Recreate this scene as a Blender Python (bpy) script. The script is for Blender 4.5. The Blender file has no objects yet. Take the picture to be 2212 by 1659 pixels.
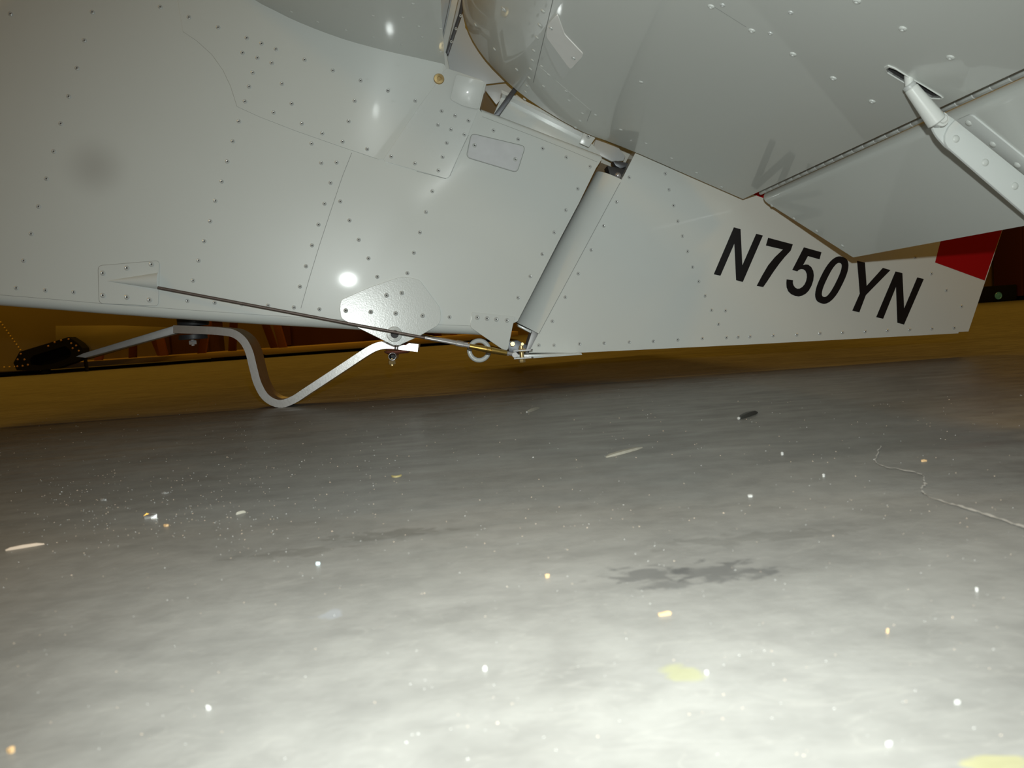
import bpy, bmesh, math, random
from mathutils import Vector, Matrix
random.seed(7)
S = bpy.context.scene
COL = S.collection
# ------------------------------------------------------------------ camera
W, H, F = 2212.0, 1659.0, 1700.0
VPX, VPY, ROLL = 998.0, 712.0, math.radians(4.0)     # where level lines running away from us meet; tilt of the horizon

def cdir(px, py):
    return Vector(((px - W/2)/F, -(py - H/2)/F, -1.0))
Yc_ = cdir(VPX, VPY).normalized()
Zc_ = cdir(VPX + 1000*math.cos(ROLL), VPY - 1000*math.sin(ROLL)).cross(Yc_).normalized()
Xc_ = Yc_.cross(Zc_)
RW = Matrix((Xc_, Yc_, Zc_))          # camera -> world

def wdir(px, py):
    return RW @ cdir(px, py)
YC = 1.36            # the aircraft's plane of symmetry
YSK = 1.33           # near edge of the tail skid
_d = wdir(603, 881)
CAMZ = -_d.z/_d.y*YSK                 # the skid stands on the floor
CAM = Vector((0, 0, CAMZ))
cd = bpy.data.cameras.new('camera'); cam = bpy.data.objects.new('camera', cd); COL.objects.link(cam)
cam.matrix_world = Matrix.Translation(CAM) @ RW.to_4x4()
cd.sensor_width = 36; cd.lens = F/W*36; cd.clip_start = .02; cd.clip_end = 100
cd.dof.use_dof = True; cd.dof.focus_distance = 1.30; cd.dof.aperture_fstop = 20
S.camera = cam
# ------------------------------------------------------------------ world, lights, exposure
S.view_settings.view_transform = 'Standard'; S.view_settings.look = 'None'
S.view_settings.gamma = 1; S.view_settings.use_curve_mapping = False
S.view_settings.exposure = 0.0
wd = bpy.data.worlds.new('world'); S.world = wd; wd.use_nodes = True
wd.node_tree.nodes['Background'].inputs[0].default_value = (1, .55, .12, 1)
wd.node_tree.nodes['Background'].inputs[1].default_value = 0.01

def lamp(name, kind, loc, power, color, **kw):
    l = bpy.data.lights.new(name, kind); l.energy = power; l.color = color
    for k, v in kw.items(): setattr(l, k, v)
    o = bpy.data.objects.new(name, l); o.location = loc; COL.objects.link(o); return o
# the flash of the camera that took the picture, just above its lens
fl = lamp('camera_flash', 'SPOT', CAM + Vector((.018, .0, .060)), 27.0, (.93, 1.0, .97),
          shadow_soft_size=.006, spot_size=math.radians(116), spot_blend=1.0)
fl.rotation_euler = (math.radians(90 - 11), 0, math.radians(-4.5))
# warm hangar lamps under the roof
for hx, hy in ((-5, 4.5), (0, 5.5), (5, 5.0), (-5, -2), (5, -2)):
    lamp('hangar_lamp', 'AREA', (hx, hy, 4.6), 72.0 if hy > 0 else 75.0, (1.0, .53, .06), shape='RECTANGLE', size=1.2, size_y=.4)

# ------------------------------------------------------------------ geometry helpers
WORLD = {}

def U(p, n, d):
    """point where the sight line of photo point p meets the plane n.x = d"""
    r = wdir(*p)
    return CAM + r*((d - n.dot(CAM))/n.dot(r))

class Plane:
    def __init__(s, point, normal):
        s.n = normal.normalized(); s.d = s.n.dot(point)
        if s.n.dot(CAM - point) < 0: s.n, s.d = -s.n, -s.d      # normal looks at us
    def __call__(s, x, y, lift=0.0):
        return U((x, y), s.n, s.d + lift)

def atY(y):
    return Plane(Vector((0, y, 0)), Vector((0, -1, 0)))

def roundpoly(pts, r, n=4):
    out = []
    m = len(pts)
    for i, p in enumerate(pts):
        p = Vector(p[:2]); a = Vector(pts[i-1][:2]); b = Vector(pts[(i+1) % m][:2])
        rr = min(r, (a-p).length*.45, (b-p).length*.45)
        s = p + (a-p).normalized()*rr; e = p + (b-p).normalized()*rr
        for k in range(n+1):
            t = k/n
            out.append(tuple(s*(1-t)**2 + p*2*t*(1-t) + e*t*t))
    return out

def spline(pts, n=6):
    P = [Vector(p) for p in pts]
    P = [P[0]*2 - P[1]] + P + [P[-1]*2 - P[-2]]
    out = []
    for i in range(1, len(P)-2):
        a, b, c, d = P[i-1:i+3]
        for k in range(n):
            t = k/n
            out.append(.5*((2*b) + (c-a)*t + (2*a-5*b+4*c-d)*t*t + (3*b-a-3*c+d)*t**3))
    out.append(P[-2]); return out

def setparent(o, p):
    if p is None: return
    o.parent = p
    o.matrix_parent_inverse = WORLD[p.name].inverted()

def link(name, me, mats, parent=None, mw=None):
    o = bpy.data.objects.new(name, me); COL.objects.link(o)
    mw = mw or Matrix.Identity(4)
    o.matrix_world = mw; WORLD[o.name] = mw
    if parent is not None:
        setparent(o, parent); o.matrix_basis = mw
    return o

def build(name, bm, mats, parent=None, smooth=35, mw=None):
    bmesh.ops.recalc_face_normals(bm, faces=bm.faces)
    me = bpy.data.meshes.new(name); bm.to_mesh(me); bm.free()
    for m in (mats if isinstance(mats, (list, tuple)) else [mats]): me.materials.append(m)
    if smooth:
        for p in me.polygons: p.use_smooth = True
        me.set_sharp_from_angle(angle=math.radians(smooth))
    return link(name, me, mats, parent, mw)

def add_slab(bm, pts, vec, bevel=0.0, mat=0):
    a = [bm.verts.new(p) for p in pts]; b = [bm.verts.new(Vector(p)+vec) for p in pts]
    n = len(a)
    f0 = bm.faces.new(a); f1 = bm.faces.new(b[::-1]); fs = [f0, f1]
    for i in range(n):
        fs.append(bm.faces.new((a[i], b[i], b[(i+1) % n], a[(i+1) % n])))
    for f in fs: f.material_index = mat
    bmesh.ops.recalc_face_normals(bm, faces=fs)
    if bevel:
        bmesh.ops.bevel(bm, geom=list(f0.edges), offset=bevel, segments=2, affect='EDGES', profile=.5)
    return a

def slab(name, pts, vec, mats, parent=None, bevel=0.0, smooth=35):
    bm = bmesh.new(); add_slab(bm, pts, vec, bevel)
    return build(name, bm, mats, parent, smooth)

def frame(axis):
    z = axis.normalized()
    x = z.orthogonal().normalized()
    return x, z.cross(x), z

def add_lathe(bm, base, axis, prof, seg=20, mats=None):
    """prof: (radius, height along axis)"""
    x, y, z = frame(axis); rings = []
    for r, hh in prof:
        c = base + z*hh
        if r <= 1e-7: rings.append([bm.verts.new(c)])
        else: rings.append([bm.verts.new(c + x*(r*math.cos(2*math.pi*k/seg)) + y*(r*math.sin(2*math.pi*k/seg))) for k in range(seg)])
    for i in range(len(rings)-1):
        a, b = rings[i], rings[i+1]
        for k in range(seg):
            k2 = (k+1) % seg
            if len(a) == 1 and len(b) == 1: continue
            if len(a) == 1: f = bm.faces.new((a[0], b[k], b[k2]))
            elif len(b) == 1: f = bm.faces.new((a[k], b[0], a[k2]))
            else: f = bm.faces.new((a[k], b[k], b[k2], a[k2]))
            if mats: f.material_index = mats[i]

def lathe(name, base, axis, prof, mats, parent=None, seg=20, fm=None, smooth=35):
    bm = bmesh.new(); add_lathe(bm, base, axis, prof, seg, fm)
    return build(name, bm, mats, parent, smooth)

def rod(name, a, b, r, mats, parent=None, r2=None, seg=14):
    L = (b-a).length; r2 = r if r2 is None else r2
    c = min(r, r2)*.18
    return lathe(name, a, b-a, [(0, 0), (r-c, 0), (r, c), (r2, L-c), (r2-c, L), (0, L)], mats, parent, seg)

def add_hex(bm, base, axis, r, hh):
    add_lathe(bm, base, axis, [(0, 0), (r*.9, 0), (r, hh*.15), (r, hh*.85), (r*.9, hh), (0, hh)], 6)

def add_torus(bm, c, axis, R, r, n=36, m=10):
    x, y, z = frame(axis); g = []
    for i in range(n):
        a = 2*math.pi*i/n; d = x*math.cos(a) + y*math.sin(a)
        g.append([bm.verts.new(c + d*(R + r*math.cos(2*math.pi*j/m)) + z*(r*math.sin(2*math.pi*j/m))) for j in range(m)])
    for i in range(n):
        for j in range(m):
            bm.faces.new((g[i][j], g[(i+1) % n][j], g[(i+1) % n][(j+1) % m], g[i][(j+1) % m]))

def empty(name, loc):
    o = bpy.data.objects.new(name, None); COL.objects.link(o); o.location = loc; o.empty_display_size = .1
    WORLD[o.name] = Matrix.Translation(loc); return o

def tag(o, label=None, cat=None, group=None, kind=None):
    if label: o['label'] = label
    if cat: o['category'] = cat
    if group: o['group'] = group
    if kind: o['kind'] = kind
    return o

# ------------------------------------------------------------------ materials
def mat(name, color, rough=.5, metal=0.0, spec=.5, coat=0.0, bump=None, vary=None):
    m = bpy.data.materials.new(name); m.use_nodes = True
    nt = m.node_tree; b = nt.nodes['Principled BSDF']
    b.inputs['Base Color'].default_value = (*color, 1); b.inputs['Roughness'].default_value = rough
    b.inputs['Metallic'].default_value = metal; b.inputs['Specular IOR Level'].default_value = spec
    if coat:
        b.inputs['Coat Weight'].default_value = coat; b.inputs['Coat Roughness'].default_value = .04
    tc = nt.nodes.new('ShaderNodeTexCoord')
    def noise(scale, detail=3, stretch=None):
        n = nt.nodes.new('ShaderNodeTexNoise'); n.inputs['Scale'].default_value = scale; n.inputs['Detail'].default_value = detail
        if stretch:
            mp = nt.nodes.new('ShaderNodeMapping'); mp.inputs['Scale'].default_value = stretch
            nt.links.new(tc.outputs['Object'], mp.inputs['Vector']); nt.links.new(mp.outputs['Vector'], n.inputs['Vector'])
        else: nt.links.new(tc.outputs['Object'], n.inputs['Vector'])
        return n
    if vary:                                    # (scale, amount, stretch)
        n = noise(vary[0], 4, vary[2] if len(vary) > 2 else None)
        mx = nt.nodes.new('ShaderNodeMix'); mx.data_type = 'RGBA'
        mx.inputs[6].default_value = (*[c*(1-vary[1]) for c in color], 1)
        mx.inputs[7].default_value = (*[min(1, c*(1+vary[1])) for c in color], 1)
        nt.links.new(n.outputs['Fac'], mx.inputs[0]); nt.links.new(mx.outputs[2], b.inputs['Base Color'])
    last = None
    for bp in (bump or []):                     # (scale, strength, distance)
        n = noise(bp[0], bp[3] if len(bp) > 3 else 2)
        k = nt.nodes.new('ShaderNodeBump'); k.inputs['Strength'].default_value = bp[1]; k.inputs['Distance'].default_value = bp[2]
        nt.links.new(n.outputs['Fac'], k.inputs['Height'])
        if last: nt.links.new(last.outputs['Normal'], k.inputs['Normal'])
        nt.links.new(k.outputs['Normal'], b.inputs['Normal']); last = k
    m['p'] = 1
    return m

WHITE = (.66, .69, .665)
M_paint = mat('white_gloss_paint', WHITE, .36, 0, .35, .6, bump=[(9, .05, .003, 1), (330, .02, .0005)], vary=(5, .03))
M_under = mat('white_gloss_paint_plain', (.63, .655, .625), .34, 0, .3, .32, bump=[(6, .08, .004, 1)], vary=(5, .03))
M_stab = mat('stabilizer_gloss_paint', (.63, .655, .625), .34, 0, .3, .5, bump=[(6, .08, .004, 1)], vary=(5, .03))
M_cover = mat('pale_cover', (.92, .91, .88), .3, 0, .5, .3, vary=(40, .05))
M_plate = mat('painted_plate', (.66, .69, .67), .24, 0, .5, .4, bump=[(420, .10, .0008)])
M_bare = mat('brushed_plate', (.63, .64, .65), .42, .05, .4, 0, bump=[(240, .08, .0006)], vary=(60, .10))
M_rivet = mat('rivet_head', (.56, .58, .565), .3, .1, .5, .3)
M_dark = mat('dark_hollow', (.03, .028, .028), .6)
M_seam = mat('seam_sealer', (.27, .28, .27), .6)
M_alu = mat('bare_aluminium', (.78, .77, .75), .34, 1.0, bump=[(260, .12, .0005)], vary=(70, .10))
M_dull = mat('dull_aluminium', (.34, .335, .33), .5, .6, vary=(60, .12))
M_steel = mat('bright_steel', (.66, .64, .65), .2, .65)
M_cable = mat('oily_cable', (.16, .125, .11), .45, .5, bump=[(900, .3, .001)])
M_brass = mat('aged_brass', (.50, .33, .09), .30, .9, vary=(90, .2))
M_gold = mat('plated_bolt', (.62, .46, .22), .28, .6, vary=(300, .3))
M_rubber = mat('black_rubber', (.018, .018, .022), .5)
M_pad = mat('red_brown_pad', (.24, .075, .045), .6)
M_ring = mat('white_ring_paint', (.70, .72, .69), .25, 0, .5, .3)
M_red = mat('red_paint', (.36, .004, .008), .22, 0, .5, .3)
M_black = mat('black_vinyl', (.008, .008, .010), .35)
M_grey = mat('grey_panel', (.50, .53, .54), .35, 0, .5)
M_strap = mat('dark_grey_strap', (.11, .115, .125), .4, .5)
M_wing = mat('olive_wing_skin', (.27, .215, .105), .55, 0, .3, vary=(2.2, .22))
M_sheet = mat('greyish_sheet', (.27, .235, .15), .5, .1, .4, vary=(3, .3))  # slightly greyer than the wing skin around it
M_yrivet = mat('yellow_rivet', (.75, .55, .20), .4, .3)
M_blackbox = mat('black_metal', (.007, .007, .008), .8, 0, .12)
M_pink = mat('copper_rivet', (.55, .32, .24), .4, .5)
M_orange = mat('orange_wood', (.13, .032, .005), .6, vary=(6, .15))
M_dorange = mat('dark_orange_wood', (.05, .013, .003), .6)
M_maroon = mat('maroon_metal', (.05, .009, .008), .5)
M_ply = mat('plywood', (.36, .25, .12), .65, vary=(5, .2, (1, 8, 8)))
M_wall = mat('brown_wall_board', (.13, .085, .035), .8, vary=(2.5, .25, (4, 4, .6)))
M_ceil = mat('ceiling_board', (.28, .24, .18), .9)
M_blue = mat('blue_lens', (.10, .38, .95), .25)
M_debris = {
    'tan': mat('tan_chip', (.46, .30, .15), .7), 'white': mat('white_chip', (.38, .38, .365), .6),
    'grey': mat('grey_sliver', (.30, .28, .23), .6, vary=(200, .2)), 'dark': mat('dark_stick', (.04, .04, .035), .5),
    'pale': mat('pale_wood', (.42, .33, .25), .7), 'yellow': mat('yellow_shaving', (.36, .30, .13), .6),
    'metal': mat('metal_flake', (.85, .85, .84), .25, .9), 'blue': mat('pale_blue_chip', (.60, .72, .76), .5)}

def floor_material():
    m = bpy.data.materials.new('worn_concrete'); m.use_nodes = True
    nt = m.node_tree; N = nt.nodes; L = nt.links; b = N['Principled BSDF']
    tc = N.new('ShaderNodeTexCoord')
    def noise(scale, detail, stretch=(1, 1, 1), rot=0, dist=0.0):
        mp = N.new('ShaderNodeMapping'); mp.inputs['Scale'].default_value = stretch; mp.inputs['Rotation'].default_value = (0, 0, rot)
        n = N.new('ShaderNodeTexNoise'); n.inputs['Scale'].default_value = scale; n.inputs['Detail'].default_value = detail
        n.inputs['Distortion'].default_value = dist
        L.new(tc.outputs['Object'], mp.inputs['Vector']); L.new(mp.outputs['Vector'], n.inputs['Vector']); return n
    def ramp(src, a, c0, c, c1):
        r = N.new('ShaderNodeValToRGB'); r.color_ramp.elements[0].position = a; r.color_ramp.elements[0].color = c0
        r.color_ramp.elements[1].position = c; r.color_ramp.elements[1].color = c1
        L.new(src, r.inputs[0]); return r
    def mix(fac, a, bcol, mode='MIX'):
        x = N.new('ShaderNodeMix'); x.data_type = 'RGBA'; x.blend_type = mode
        if isinstance(fac, float): x.inputs[0].default_value = fac
        else: L.new(fac, x.inputs[0])
        for sock, v in ((x.inputs[6], a), (x.inputs[7], bcol)):
            if isinstance(v, tuple): sock.default_value = v
            else: L.new(v, sock)
        return x.outputs[2]
    g = lambda v: (v, v, v, 1)
    base = ramp(noise(9, 6, (1, 1.4, 1), .2, .4).outputs['Fac'], .2, (.168, .165, .154, 1), .72, (.220, .217, .205, 1)).outputs[0]
    base = mix(.9, base, ramp(noise(5, 6, (1, 3.2, 1), .12, 1.2).outputs['Fac'], .36, g(.84), .55, g(1)).outputs[0], 'MULTIPLY')   # wiped dark streaks
    base = mix(.7, base, ramp(noise(60, 5, (1, 1, 1)).outputs['Fac'], .35, g(.82), .6, g(1.0)).outputs[0], 'MULTIPLY')
    # fine pale scratches
    for sc, rot in ((7, .5), (11, -.35), (5, 1.3)):
        w = noise(sc, 2, (1, 6, 1), rot, 2.0)
        s = N.new('ShaderNodeMath'); s.operation = 'SUBTRACT'; s.inputs[1].default_value = .5; L.new(w.outputs['Fac'], s.inputs[0])
        a = N.new('ShaderNodeMath'); a.operation = 'ABSOLUTE'; L.new(s.outputs[0], a.inputs[0])
        base = mix(ramp(a.outputs[0], 0, g(.12), .006, g(0)).outputs[0], base, (.34, .33, .30, 1))
    # stains with a shape of their own (centre, half sizes, colour, strength)
    fp = Plane(Vector((0, 0, 0)), Vector((0, 0, 1)))
    for px, py, rx, ry, col, k, soft in (
            (1473, 1453, 52, 20, (.26, .26, .11, 1), .45, .6), (2165, 1660, 70, 28, (.31, .29, .08, 1), .40, 1.6),
            (1395, 1240, 95, 18, (.055, .055, .055, 1), .55, 1.0), (1560, 1236, 120, 22, (.055, .055, .055, 1), .6, 1.0),
            (1450, 1262, 70, 10, (.055, .055, .055, 1), .5, 1.0), (722, 1325, 30, 10, (.27, .29, .33, 1), .35, 1.0),
            (840, 1155, 120, 10, (.07, .066, .055, 1), .45, 1.0), (1650, 1160, 260, 12, (.09, .088, .08, 1), .35, 1.0), (620, 1195, 120, 9, (.08, .076, .065, 1), .35, 1.0)):
        c = fp(px, py); ex = (fp(px+rx, py) - c).length; ey = (fp(px, py-ry) - fp(px, py+ry)).length/2
        mp = N.new('ShaderNodeMapping'); mp.vector_type = 'TEXTURE'
        mp.inputs['Location'].default_value = (c.x, c.y, 0); mp.inputs['Scale'].default_value = (ex, ey, 1)
        nz = noise(55, 4); nb = noise(90, 6, (1, 1.5, 1), 0, .6)
        L.new(tc.outputs['Object'], mp.inputs['Vector'])
        ln = N.new('ShaderNodeVectorMath'); ln.operation = 'LENGTH'; L.new(mp.outputs['Vector'], ln.inputs[0])
        ad = N.new('ShaderNodeMath'); ad.operation = 'MULTIPLY_ADD'; ad.inputs[1].default_value = 3.4*soft; L.new(nb.outputs['Fac'], ad.inputs[0])
        sb = N.new('ShaderNodeMath'); sb.operation = 'SUBTRACT'; sb.inputs[1].default_value = 1.7*soft; L.new(ln.outputs['Value'], sb.inputs[0]); L.new(sb.outputs[0], ad.inputs[2])
        base = mix(ramp(ad.outputs[0], .55, g(k), 1.15, g(0)).outputs[0], base, col)
    L.new(base, b.inputs['Base Color'])
    rr = ramp(noise(16, 5, (1, 2.4, 1), .15).outputs['Fac'], .3, g(.30), .7, g(.50))
    L.new(rr.outputs[0], b.inputs['Roughness']); b.inputs['Specular IOR Level'].default_value = .22
    k = N.new('ShaderNodeBump'); k.inputs['Strength'].default_value = .10; k.inputs['Distance'].default_value = .002
    L.new(noise(180, 6).outputs['Fac'], k.inputs['Height']); L.new(k.outputs['Normal'], b.inputs['Normal'])
    return m
M_floor = floor_material()
def grey_spot(m, c, rad, amount):
    nt = m.node_tree; N = nt.nodes; L = nt.links; b = N['Principled BSDF']
    src = b.inputs['Base Color'].links[0].from_socket
    g_ = N.new('ShaderNodeNewGeometry'); v = N.new('ShaderNodeVectorMath'); v.operation = 'DISTANCE'; v.inputs[1].default_value = c
    L.new(g_.outputs['Position'], v.inputs[0])
    mr = N.new('ShaderNodeMapRange'); mr.interpolation_type = 'SMOOTHSTEP'
    mr.inputs['From Min'].default_value = 0; mr.inputs['From Max'].default_value = rad; mr.inputs['To Min'].default_value = amount; mr.inputs['To Max'].default_value = 0
    L.new(v.outputs['Value'], mr.inputs['Value'])
    x = N.new('ShaderNodeMix'); x.data_type = 'RGBA'; L.new(mr.outputs['Result'], x.inputs[0]); L.new(src, x.inputs[6]); x.inputs[7].default_value = (.33, .32, .30, 1)
    L.new(x.outputs[2], b.inputs['Base Color'])
M_crack = mat('crumbled_crack', (.34, .325, .30), .9, vary=(300, .35))

# ------------------------------------------------------------------ the hangar
def box(name, x0, x1, y0, y1, z0, z1, m, parent=None, bevel=0.0):
    bm = bmesh.new()
    add_slab(bm, [Vector((x0, y0, z0)), Vector((x1, y0, z0)), Vector((x1, y0, z1)), Vector((x0, y0, z1))], Vector((0, y1-y0, 0)), bevel)
    return build(name, bm, m, parent)
floor = tag(box('floor', -9, 9, -5, 9, -.2, 0, M_floor), 'worn grey concrete hangar floor strewn with chips', kind='structure')
wb = tag(box('wall_back', -9, 9, 9, 9.2, 0, 5, M_wall), 'brown boarded wall at the far end of the hangar', kind='structure')
tag(box('wall_left', -9.2, -9, -5, 9.2, 0, 5, M_wall), kind='structure')
tag(box('wall_right', 9, 9.2, -5, 9.2, 0, 5, M_wall), kind='structure')
tag(box('wall_front', -9.2, 9.2, -5.2, -5, 0, 5, M_wall), kind='structure')
tag(box('ceiling', -9.2, 9.2, -5.2, 9.2, 5, 5.2, M_ceil), kind='structure')
FL = Plane(Vector((0, 0, 0)), Vector((0, 0, 1)))
# boards of the far wall that show past the rudder
bx = 4.3
for i in range(10):
    wdt = .30 + .05*(i % 3)
    link_o = box('board', bx, bx+wdt-.012, 8.965 + .006*(i % 2), 8.999, .02, 4.9, M_wall, wb, .004)
    bx += wdt

# crack in the concrete
cr = [(1905, 962), (1893, 985), (1898, 1003), (1935, 1012), (1990, 1024), (1998, 1042), (1992, 1058), (2012, 1075), (2060, 1090), (2110, 1104), (2160, 1121), (2215, 1139), (2290, 1160)]
cp = spline([(*p, 0) for p in cr], 6)
bm = bmesh.new(); prev = None
for i, p in enumerate(cp):
    w = (1.5 + 4.2*max(0, (i/len(cp)-.35)))*random.uniform(.3, 1.7)
    p = Vector((p.x + random.uniform(-3, 3), p.y + random.uniform(-1.2, 1.2)))
    a, b_ = FL(p.x-w, p.y-w*.8, .0006), FL(p.x+w, p.y+w*.8, .0006)
    cur = (bm.verts.new(a), bm.verts.new(b_))
    if prev: bm.faces.new((prev[0], cur[0], cur[1], prev[1]))
    prev = cur
build('crack', bm, M_crack, floor, 0)

# ------------------------------------------------------------------ aircraft
sk = atY(YSK)
contact = sk(603, 881); contact.z = 0; contact.y = YC
plane = empty('airplane', contact)
tag(plane, 'tail end of a white light airplane resting on its bent tail skid', 'airplane')
PF = Plane(Vector((.1, 1.305, .25)), Vector((.152, -1, .013)))

# one rivet mesh, shared
bm = bmesh.new()
add_lathe(bm, Vector((0, 0, 0)), Vector((0, 0, 1)), [(0, .0001), (.00085, .0001), (.0011, .0010), (.0019, .0012), (.0030, .0006), (.0033, -.0002)], 14, [1, 0, 0, 0, 0])
bmesh.ops.recalc_face_normals(bm, faces=bm.faces)
RIV = bpy.data.meshes.new('rivet'); bm.to_mesh(RIV); bm.free()
for m_ in (M_rivet, M_dark): RIV.materials.append(m_)
for p_ in RIV.polygons: p_.use_smooth = True
RIV.set_sharp_from_angle(angle=math.radians(40))
RIVW = RIV.copy(); RIVW.materials[0] = M_under      # painted over
bm = bmesh.new()
add_lathe(bm, Vector((0, 0, 0)), Vector((0, 0, 1)), [(0, .0014), (.0012, .00135), (.0023, .0010), (.0031, .0003), (.0033, -.0002)], 14)
bmesh.ops.recalc_face_normals(bm, faces=bm.faces)
DOME = bpy.data.meshes.new('solid_rivet'); bm.to_mesh(DOME); bm.free(); DOME.materials.append(M_under)
for p_ in DOME.polygons: p_.use_smooth = True

def rivet(p, n, parent, mesh=None, s=1.0, name='rivet'):
    q = Vector((0, 0, 1)).rotation_difference(n).to_matrix().to_4x4()
    return link(name, mesh or RIV, None, parent, Matrix.Translation(p) @ q @ Matrix.Scale(s, 4))

def ribbon(name, pts, n, w, lift, m, parent):
    bm = bmesh.new(); prev = None
    for i, p in enumerate(pts):
        t = (pts[min(i+1, len(pts)-1)] - pts[max(i-1, 0)]).normalized(); s = t.cross(n).normalized()*w/2
        cur = [bm.verts.new(p+s-n*.0003), bm.verts.new(p+s+n*lift), bm.verts.new(p-s+n*lift), bm.verts.new(p-s-n*.0003)]
        if prev:
            for k in range(3): bm.faces.new((prev[k], cur[k], cur[k+1], prev[k+1]))
        prev = cur
    return build(name, bm, m, parent, 0)

# ---- fuselage: side skin, rolled bottom edge, belly, far side
Lb = [(-620, 584), (-300, 612), (-120, 627), (0, 637), (110, 646), (213, 655), (400, 669), (560, 680), (740, 691), (880, 699), (1018, 704), (1086, 708)]
rear = [(1118, 694), (1150, 632), (1207, 521), (1250, 440), (1287, 364), (1296, 350)]
top = [(1300, 343), (1230, 316), (1150, 285), (1090, 262), (1040, 243)]
tab = [(1036, 236), (1050, 182), (1046, 176), (966, 152), (960, 140), (950, -40), (700, -160), (300, -220), (-120, -260), (-620, -260)]
side = Lb + rear + top + tab

def mirror(v): return Vector((v.x, 2*YC - v.y, v.z))
bm = bmesh.new()
near = [bm.verts.new(PF(*p)) for p in side]; far = [bm.verts.new(mirror(v.co)) for v in near]
bm.faces.new(near); bm.faces.new(far[::-1])
nl = len(Lb)
def bend(pts_n, r, up, steps=6):
    """rolled edge: from near-side verts inwards; returns last ring near and far"""
    prevn, prevf = pts_n, [far[near.index(v)] for v in pts_n]
    base = [v.co.copy() for v in pts_n]
    for k in range(1, steps+1):
        a = math.pi/2*k/steps
        cn = []
        for i, c in enumerate(base):
            rr = r(i/(len(base)-1))
            cn.append(bm.verts.new(c - PF.n*(rr*(1-math.cos(a))) + Vector((0, 0, up))*(rr*math.sin(a))))
        cf = [bm.verts.new(mirror(v.co)) for v in cn]
        for i in range(len(cn)-1):
            bm.faces.new((prevn[i], cn[i], cn[i+1], prevn[i+1])); bm.faces.new((prevf[i], prevf[i+1], cf[i+1], cf[i]))
        prevn, prevf = cn, cf
    return prevn, prevf
bn, bf = bend(near[:nl], lambda t: .0160 - .0025*t, -1)
mid = [bm.verts.new(Vector((v.co.x, YC, v.co.z + .02))) for v in bn]
for i in range(nl-1):
    bm.faces.new((bn[i], mid[i], mid[i+1], bn[i+1])); bm.faces.new((bf[i], bf[i+1], mid[i+1], mid[i]))
t0 = nl + len(rear)
tn, tf = bend(near[t0:t0+len(top)], lambda t: .007, 1)
for i in range(len(top)-1): bm.faces.new((tn[i], tf[i], tf[i+1], tn[i+1]))
k0 = t0 + len(top)
for i in range(k0, len(side)-1): bm.faces.new((near[i], far[i], far[i+1], near[i+1]))
grey_spot(M_paint, PF(205, 362), .055, .42)  # soft round grey spot mixed into the paint colour
fus = build('fuselage', bm, M_paint, plane, 30)

def on_fus(pts, lift=0.0): return [PF(x, y, lift) for x, y in pts]
RF = [(516, 262), (503, 305), (491, 349), (479, 392), (465, 434), (454, 478), (441, 521), (429, 563), (417, 606), (408, 37), (471, 59), (533, 82), (565, 94), (596, 106),
      (524, 114), (556, 125), (587, 136), (658, 129), (546, 157), (538, 187), (529, 219), (609, 181), (630, 224), (591, 243), (652, 267), (696, 288), (673, 310), (346, 15), (199, 26),
      (182, 87), (166, 147), (148, 208), (131, 267), (116, 327), (100, 386), (83, 446), (67, 505), (51, 563), (35, 622), (22, 30), (98, 627), (159, 631), (405, 650), (464, 654),
      (522, 657), (579, 660), (635, 664), (690, 668), (719, 152), (779, 174), (838, 196), (766, 218), (897, 218), (753, 262), (740, 306), (793, 322), (845, 338), (896, 353), (947, 368),
      (694, 352), (727, 351), (714, 395), (954, 240), (983, 250), (1012, 261), (946, 270), (974, 280), (1003, 291), (965, 309), (956, 339), (1066, 282), (1119, 301), (1172, 321),
      (1223, 340), (1274, 360), (1248, 408), (934, 413), (1222, 454), (1197, 502), (1171, 549), (1145, 597), (1119, 643), (735, 435), (701, 440), (688, 485), (755, 476), (775, 518),
      (674, 530), (796, 558), (661, 575), (815, 598), (648, 619), (880, 590), (894, 546), (907, 502), (920, 458), (971, 685)]
# doubler sheets lying on the side skin
dA = [(385, -30), (384, 0), (395, 68), (425, 88), (458, 118), (482, 152), (498, 186), (512, 230), (560, 252), (640, 283), (740, 318), (818, 344), (836, 343), (905, 232), (950, 182), (958, 150), (949, -30)]
dbl = slab('doubler_sheet', on_fus(dA, .0008), PF.n*-.0008, M_paint, plane, .0003, 8)
dB = roundpoly([(962, 146), (1046, 174), (1034, 236), (1012, 290), (968, 387), (826, 347), (905, 230), (946, 176)], 9)
dbB = slab('strap_sheet', on_fus(dB, .0016), PF.n*-.0016, M_plate, plane, .0004, 8)
def inpoly(p, poly):
    c = False
    for i in range(len(poly)):
        (x1, y1), (x2, y2) = poly[i-1][:2], poly[i][:2]
        if (y1 > p[1]) != (y2 > p[1]) and p[0] < (x2-x1)*(p[1]-y1)/(y2-y1)+x1: c = not c
    return c
for p in RF:
    own, lift = (dbB, .0016) if inpoly(p, dB) else (dbl, .0008) if inpoly(p, dA) else (fus, 0)
    rivet(PF(*p, lift), PF.n, own, s=1.0)
ribbon('seam', on_fus([(760, 330), (740, 380), (713, 460), (690, 530), (668, 602), (650, 666)]), PF.n, .0007, .0001, M_seam, fus)
ribbon('seam', on_fus(Lb[2:-1]), PF.n, .0005, .0001, M_seam, fus)
ribbon('seam', on_fus(dA[2:12]), PF.n, .0007, .0001, M_seam, dbl)
ribbon('seam', on_fus([(1012, 292), (990, 338), (972, 380), (962, 386), (900, 370)]), PF.n, .0006, .0001, M_seam, dbB)
ribbon('seam', on_fus([(1042, 252), (1100, 274), (1160, 297), (1230, 325), (1290, 350)]), PF.n, .0005, .0001, M_seam, fus)
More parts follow.
